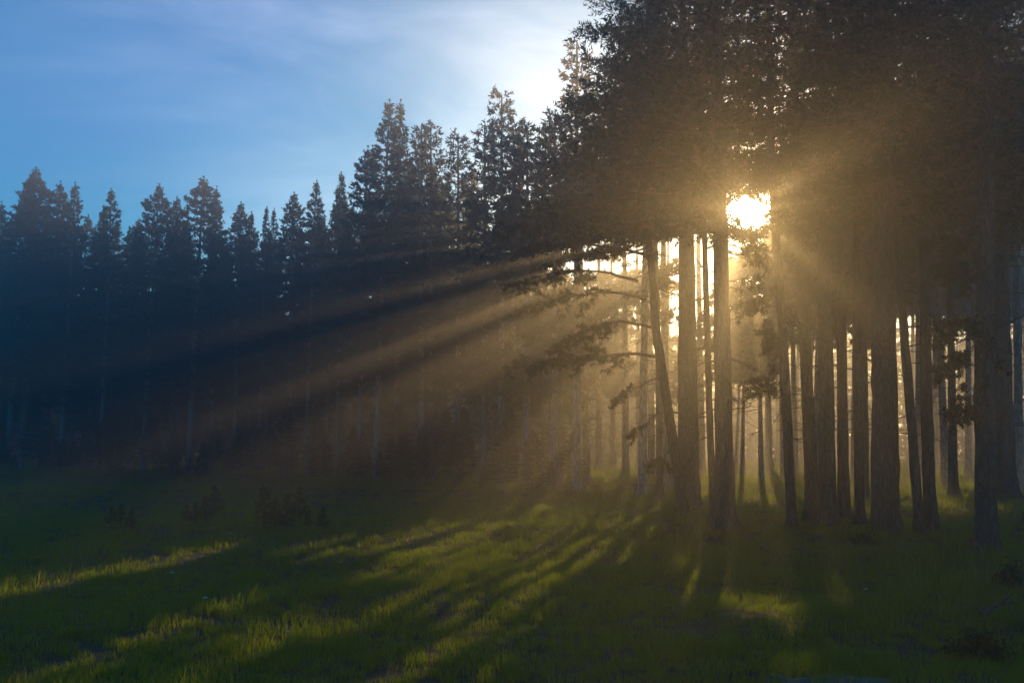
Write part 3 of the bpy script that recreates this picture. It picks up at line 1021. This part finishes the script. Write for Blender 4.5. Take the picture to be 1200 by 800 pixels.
# ------------------------------------------------------------------ grass
def tuft_mesh(seed, n, h, spread, w, mat, name):
    r = np.random.default_rng(seed)
    a = r.uniform(0, 2 * pi, n); rr = spread * np.sqrt(r.random(n))
    B = np.stack([np.cos(a) * rr, np.sin(a) * rr, np.zeros(n) - 0.02], -1)
    fa = r.uniform(0, 2 * pi, n)
    W = np.stack([np.cos(fa), np.sin(fa), 0 * fa], -1) * (w * 0.5) * r.uniform(0.7, 1.2, (n, 1))
    la = r.uniform(0, 2 * pi, n); lean = r.uniform(0.1, 0.6, n)
    Ld = np.stack([np.cos(la), np.sin(la), 0 * la], -1)
    hh = h * r.uniform(0.45, 1.2, n)
    M = B + np.array([0, 0, 1.0]) * (hh * 0.55)[:, None] + Ld * (hh * lean * 0.22)[:, None]
    T = B + np.array([0, 0, 1.0]) * (hh * (1 - 0.25 * lean))[:, None] + Ld * (hh * lean * 0.9)[:, None]
    V = np.stack([B - W, B + W, M + W * 0.8, M - W * 0.8, T], 1).reshape(-1, 3)
    i = np.arange(n) * 5
    Q = np.stack([i, i + 1, i + 2, i + 3], -1)
    T3 = np.stack([i + 3, i + 2, i + 4], -1)
    me = bpy.data.meshes.new(name)
    return mesh(name, [(V, Q, 0), (V, T3, 0)], [mat])


def make_grass():
    r = np.random.default_rng(9)
    col = bpy.data.collections.new("grass_tufts")      # source shapes, never linked to the scene
    for k, (n, h, sp, w, m) in enumerate([(40, 0.13, 0.17, 0.008, M_GRASS), (34, 0.17, 0.15, 0.008, M_GRASS), (30, 0.10, 0.19, 0.009, M_GRASS),
                                         (22, 0.24, 0.13, 0.007, M_GRASS), (9, 0.30, 0.12, 0.005, M_STRAW)]):
        col.objects.link(bpy.data.objects.new("tuft", tuft_mesh(40 + k, n, h, sp, w, m, "tuft_mesh")))
    # points: density falls with distance
    pts = []
    for (d0, d1, dens) in ((3.5, 9, 70), (9, 15, 46), (15, 24, 24), (24, 40, 9), (40, 75, 2.6)):
        amax = 0.60
        area = amax * (d1 ** 2 - d0 ** 2)
        n = int(area * dens)
        a = r.uniform(-amax, amax, n); d = np.sqrt(r.uniform(d0 ** 2, d1 ** 2, n))
        pts.append(np.stack([d * np.sin(a), d * np.cos(a), np.full(n, 1.0 if d0 < 15 else (1.25 if d0 < 24 else (1.7 if d0 < 40 else 2.8)))], -1))
    for fx, fy, fr in TRUNK_FEET:
        n = 34
        a = r.uniform(0, 2 * pi, n); d = fr * 1.3 + r.exponential(0.28, n)
        pts.append(np.stack([fx + d * np.cos(a), fy + d * np.sin(a), r.uniform(1.0, 2.0, n)], -1))
    P = np.concatenate(pts)
    x, y = P[:, 0], P[:, 1]
    z = gz(x, y)
    clump = 0.5 + 0.5 * np.sin(x * 1.7 + 2 * np.sin(y * 0.9)) * np.sin(y * 1.3 + 1.5 * np.sin(x * 0.8))
    big = 0.5 + 0.5 * np.sin(x * 0.33 + 1.1 * np.sin(y * 0.21)) * np.cos(y * 0.41 + x * 0.13)
    sc = P[:, 2] * 0.8 * (0.6 + 0.55 * clump + 0.35 * big) * r.uniform(0.7, 1.3, len(x))
    me = bpy.data.meshes.new("grass_points")
    me.vertices.add(len(x)); me.vertices.foreach_set("co", np.stack([x, y, z], -1).astype(np.float32).ravel())
    at = me.attributes.new("tuft_scale", 'FLOAT', 'POINT'); at.data.foreach_set("value", sc.astype(np.float32))
    at = me.attributes.new("tuft_rot", 'FLOAT', 'POINT'); at.data.foreach_set("value", r.uniform(0, 6.28, len(x)).astype(np.float32))
    kind = np.where(r.random(len(x)) < 0.06, 4, r.integers(0, 4, len(x)))
    kind = np.where((kind == 3) & (r.random(len(x)) < 0.6), 0, kind)
    at = me.attributes.new("tuft_kind", 'INT', 'POINT'); at.data.foreach_set("value", kind.astype(np.int32))
    o = link("meadow_grass", me)
    tag(o, "short lush meadow grass with sunlit yellow-green patches", "grass", kind="stuff")
    ng = bpy.data.node_groups.new("grass_scatter", 'GeometryNodeTree')
    ng.interface.new_socket("Geometry", in_out='INPUT', socket_type='NodeSocketGeometry')
    ng.interface.new_socket("Geometry", in_out='OUTPUT', socket_type='NodeSocketGeometry')
    N, L = ng.nodes.new, ng.links.new
    gi, go = N("NodeGroupInput"), N("NodeGroupOutput")
    ci = N("GeometryNodeCollectionInfo"); ci.inputs["Collection"].default_value = col
    ci.inputs["Separate Children"].default_value = True; ci.inputs["Reset Children"].default_value = True
    ip = N("GeometryNodeInstanceOnPoints")
    ip.inputs["Pick Instance"].default_value = True
    def attr(nm, ty):
        n = N("GeometryNodeInputNamedAttribute"); n.data_type = ty; n.inputs["Name"].default_value = nm
        return n.outputs["Attribute"]
    cx = N("ShaderNodeCombineXYZ"); L(attr("tuft_rot", 'FLOAT'), cx.inputs["Z"])
    er = N("FunctionNodeEulerToRotation"); L(cx.outputs[0], er.inputs[0])
    L(gi.outputs[0], ip.inputs["Points"]); L(ci.outputs[0], ip.inputs["Instance"])
    L(attr("tuft_kind", 'INT'), ip.inputs["Instance Index"])
    L(er.outputs[0], ip.inputs["Rotation"])
    L(attr("tuft_scale", 'FLOAT'), ip.inputs["Scale"])
    L(ip.outputs[0], go.inputs[0])
    md = o.modifiers.new("scatter", 'NODES'); md.node_group = ng
    print("grass tufts", len(x))


make_grass()


# ------------------------------------------------------------------ small things on the meadow
def plain_mat(name, c, rough=0.8, c2=None, scale=20.0, bump=0.0):
    m, t, N, L = new_mat(name)
    o = N("ShaderNodeOutputMaterial"); b = N("ShaderNodeBsdfPrincipled"); b.inputs["Roughness"].default_value = rough
    no = N("ShaderNodeTexNoise"); no.inputs["Scale"].default_value = scale; no.inputs["Detail"].default_value = 8
    tc = N("ShaderNodeTexCoord"); L(tc.outputs["Object"], no.inputs["Vector"])
    mx = N("ShaderNodeMix"); mx.data_type = 'RGBA'; L(no.outputs[0], mx.inputs["Factor"])
    mx.inputs["A"].default_value = (*c, 1); mx.inputs["B"].default_value = (*(c2 or c), 1)
    L(mx.outputs["Result"], b.inputs["Base Color"])
    if bump:
        bp = N("ShaderNodeBump"); bp.inputs["Strength"].default_value = bump; bp.inputs["Distance"].default_value = 0.02
        L(no.outputs[0], bp.inputs["Height"]); L(bp.outputs[0], b.inputs["Normal"])
    L(b.outputs[0], o.inputs["Surface"])
    return m


M_PETAL = plain_mat("white_petals", (0.55, 0.54, 0.48), 0.6)
M_STEM = plain_mat("green_stem", (0.05, 0.10, 0.02), 0.6)
M_ROCK = plain_mat("grey_stone", (0.07, 0.065, 0.055), 0.95, (0.16, 0.15, 0.13), 6.0, 0.6)
M_SHRUB = leaf_mat("shrub_leaves", (0.015, 0.035, 0.010), (0.04, 0.07, 0.018), (0.12, 0.18, 0.02), 0.3, 2.0)


def make_flower():
    r = np.random.default_rng(61)
    o = link("wildflower", None)
    st = np.array([[[0, 0, -0.03], [0.01, 0.0, 0.12], [0.0, 0.012, 0.24], [0.004, 0.015, 0.34]]])
    v, q = tubes(st, np.array([[0.003, 0.0028, 0.0024, 0.002]]), 5)
    link("stem", mesh("flower_stem", [(v, q, 0)], [M_STEM]), o)
    # flat umbel of small florets
    n = 26
    a = np.arange(n) * 2.4; rr = 0.035 * np.sqrt(np.arange(n) / n)
    C0 = np.stack([0.004 + rr * np.cos(a), 0.015 + rr * np.sin(a), 0.352 - 8 * rr ** 2], -1)
    V, T = [], []
    for c in C0:
        k = len(V) ; V.append(c + [0, 0, 0.004])
        for j in range(6):
            t = j * pi / 3 + r.uniform(0, 1)
            V.append(c + [0.009 * cos(t), 0.009 * sin(t), r.uniform(-0.002, 0.002)])
        T += [(k, k + 1 + j, k + 1 + (j + 1) % 6) for j in range(6)]
    link("blossom", mesh("flower_head", [(np.array(V), np.array(T), 0)], [M_PETAL]), o)
    rays = np.array([[[0.004, 0.015, 0.33], c - [0, 0, 0.002]] for c in C0])
    v, q = tubes(rays, np.tile([[0.0012, 0.001]], (n, 1)), 3)
    link("flower_stalks", mesh("flower_rays", [(v, q, 0)], [M_STEM]), o)
    return o


def copy_thing(o):
    c = o.copy(); C.objects.link(c)
    for ch in list(o.children):
        d = ch.copy(); C.objects.link(d); d.parent = c
    return c


flower = make_flower()
FLOWERS = [(196, 706, 1.2, "white umbel flower standing alone in the dark grass before the seedling clusters"),
           (238, 738, 1.1, "white umbel flower lowest on the dark side of the meadow"),
           (400, 682, 1.0, "white umbel flower midway between the sapling row and the bottom edge"),
           (250, 646, 1.4, "bright white flower in the long lit strip of grass"),
           (271, 648, 1.2, "white flower at the very end of the long lit strip"),
           (288, 590, 1.6, "pale flower just behind the tall saplings"),
           (1018, 722, 1.0, "white flower in the dark grass before the thick trunk"),
           (334, 778, 0.9, "white flower nearest to the bottom edge of the picture")]
for i, (px, py, k, lab) in enumerate(FLOWERS):
    f = flower if i == 0 else copy_thing(flower)
    p = ground_at(px, py)
    f.location = (p[0], p[1], p[2] + 0.0)
    f.rotation_euler = (0.08 * sin(i * 2.1), 0.1 * cos(i * 1.7), i * 1.1)
    f.scale = (k * 0.62, k * 0.62, k * 0.85)
    tag(f, lab, "flower", "white flowers dotted over the meadow")


def make_rock(px, py, sx, sy, sz, seed, label):
    import bmesh
    r = np.random.default_rng(seed)
    bm = bmesh.new()
    bmesh.ops.create_icosphere(bm, subdivisions=4, radius=1.0)
    K = [(r.normal(size=3) * f, r.uniform(0, 6), a) for f, a in ((1.5, .14), (1.9, .12), (3, .07), (3.4, .06), (6, .03), (7, .03), (12, .012))]
    for v in bm.verts:
        p = np.array(v.co)
        s_ = 1 + sum(a * sin(float(k @ p) + ph) for k, ph, a in K)
        v.co = (p[0] * sx * s_, p[1] * sy * s_, max(p[2], -0.3) * sz * s_ * (0.8 if p[2] > 0.6 else 1))
    me = bpy.data.meshes.new("rock"); bm.to_mesh(me); bm.free()
    me.materials.append(M_ROCK)
    for p_ in me.polygons: p_.use_smooth = True
    g = ground_at(px, py)
    o = link("flat_rock", me, loc=(g[0], g[1], g[2]))
    o.rotation_euler = (0, 0, 0.2)
    tag(o, label, "rock")


make_rock(972, 803, 0.40, 0.22, 0.07, 5, "low grey stone sunk in the grass at the bottom edge of the picture")
make_rock(912, 797, 0.12, 0.09, 0.05, 8, "fist-sized grey stone beside the low flat one")


def shrub(px, py, h, w, label, seed):
    r = np.random.default_rng(seed)
    g = ground_at(px, py)
    o = link("shrub", None, loc=tuple(g))
    tag(o, label, "shrub", "dark bushes beside the stand")
    n = 46
    a = r.uniform(0, 2 * pi, n); el = r.uniform(0.5, 1.45, n); ln = h * r.uniform(0.5, 1.1, n)
    s = np.linspace(0, 1, 6)
    D = np.stack([np.cos(a) * np.cos(el) * w, np.sin(a) * np.cos(el) * w, np.sin(el)], -1)
    P = D[:, None] * (ln[:, None] * s)[..., None]
    P[:, :, 2] -= 0.15 * ln[:, None] * s ** 2
    P[:, :, 2] -= 0.03
    v, q = tubes(P, np.full((n, 1), 0.006) * (1.1 - s)[None], 4)
    link("stems", tag(link("stems", mesh("shrub_stems", [(v, q, 0)], [M_TWIG]), o), kind="stuff").data, o) if False else tag(link("stems", mesh("shrub_stems", [(v, q, 0)], [M_TWIG]), o), kind="stuff")
    m = 34
    bi = np.repeat(np.arange(n), m); si = r.uniform(0.2, 1, n * m) * 5
    i0 = np.minimum(si.astype(int), 4); f = (si - i0)[:, None]
    c = P[bi, i0] * (1 - f) + P[bi, i0 + 1] * f + r.normal(0, 0.03, (n * m, 3))
    d = unit(r.normal(size=(n * m, 3)) + [0, 0, 0.3]); sd = unit(np.cross(d, r.normal(size=(n * m, 3))))
    L_ = r.uniform(0.03, 0.065, (n * m, 1))
    V = np.stack([c, c + d * L_ * 0.5 + sd * L_ * 0.28, c + d * L_, c + d * L_ * 0.5 - sd * L_ * 0.28], 1).reshape(-1, 3)
    tag(link("leaves", mesh("shrub_leaves", [(V, np.arange(n * m * 4).reshape(-1, 4), 0)], [M_SHRUB]), o), kind="stuff")


shrub(1150, 772, 0.34, 1.2, "dark bush cut by the bottom corner of the picture", 72)
shrub(1185, 690, 0.45, 1.0, "small dark bush at the foot of the stand near the edge", 73)
shrub(1010, 640, 0.35, 1.3, "low dark bush between the thick trunk and the skinny pole", 74)


def fallen_branch(p0, p1, seed, rad, label):
    r = np.random.default_rng(seed)
    a, b = ground_at(*p0), ground_at(*p1)
    s = np.linspace(0, 1, 12)[:, None]
    P = a + (b - a) * s
    P[:, 2] = gz(P[:, 0], P[:, 1]) + 0.10 + 0.03 * np.sin(s[:, 0] * 7)
    P[:, :2] += np.cumsum(r.normal(0, 0.015, (12, 2)), 0)
    o = link("fallen_branch", None, loc=tuple(P[0]))
    Q = P - P[0]
    v, q = tubes(Q[None], (rad * (1.2 - s[:, 0]))[None], 8)
    link("main_stem", mesh("fallen_stem", [(v, q, 0)], [M_TWIG]), o)
    for k in range(5):
        i = int(r.integers(2, 10)); d = unit((Q[i + 1] - Q[i]) + r.normal(0, 0.6, 3) * np.linalg.norm(Q[i + 1] - Q[i]) + [0, 0, 0.05])
        l = r.uniform(0.2, 0.5)
        t = np.array([[Q[i], Q[i] + d * l * 0.5, Q[i] + d * l + [0, 0, 0.03]]])
        v, q = tubes(t, np.array([[rad * 0.4, rad * 0.3, rad * 0.1]]), 5)
        link("twig", mesh("fallen_twig", [(v, q, 0)], [M_TWIG]), o)
    tag(o, label, "branch")


fallen_branch((1150, 732), (1212, 706), 81, 0.022, "bare grey fallen branch lying in the grass near the corner bushes")
fallen_branch((900, 655), (872, 634), 82, 0.018, "short dead branch on the grass before the trunk beside the sun")

# ------------------------------------------------------------------ haze
def make_haze():
    x0, x1, y0, y1, z0, z1 = -702, 702, -702, 702, -2.0, 18.9
    V = [(x, y, z) for z in (z0, z1) for y in (y0, y1) for x in (x0, x1)]
    Q = [(0, 2, 3, 1), (4, 5, 7, 6), (0, 1, 5, 4), (2, 6, 7, 3), (0, 4, 6, 2), (1, 3, 7, 5)]
    m, t, N, L = new_mat("haze")
    o = N("ShaderNodeOutputMaterial"); v = N("ShaderNodeVolumePrincipled")
    v.inputs["Color"].default_value = (0.84, 0.90, 1.0, 1)
    v.inputs["Density"].default_value = HAZE_DENSITY
    v.inputs["Anisotropy"].default_value = HAZE_G
    L(v.outputs[0], o.inputs["Volume"])
    ob = link("haze", mesh("haze", [(np.array(V, float), np.array(Q), 0)], [m]))
    tag(ob, kind="stuff", label="thin morning mist lying over meadow and trees", cat="mist")


make_haze()
cnt = {}
for o_ in bpy.data.objects:
    if o_.type == 'MESH' and o_.data.name not in cnt:
        cnt[o_.data.name] = len(o_.data.loops) - 2 * len(o_.data.polygons)
agg = {}
for k_, n_ in cnt.items():
    agg[k_.split('.')[0]] = agg.get(k_.split('.')[0], 0) + n_
print(sorted(agg.items(), key=lambda q: -q[1])[:6], "tris")
print("objects", len(bpy.data.objects), "tris", sum(len(m.loops) - 2 * len(m.polygons) for m in bpy.data.meshes))
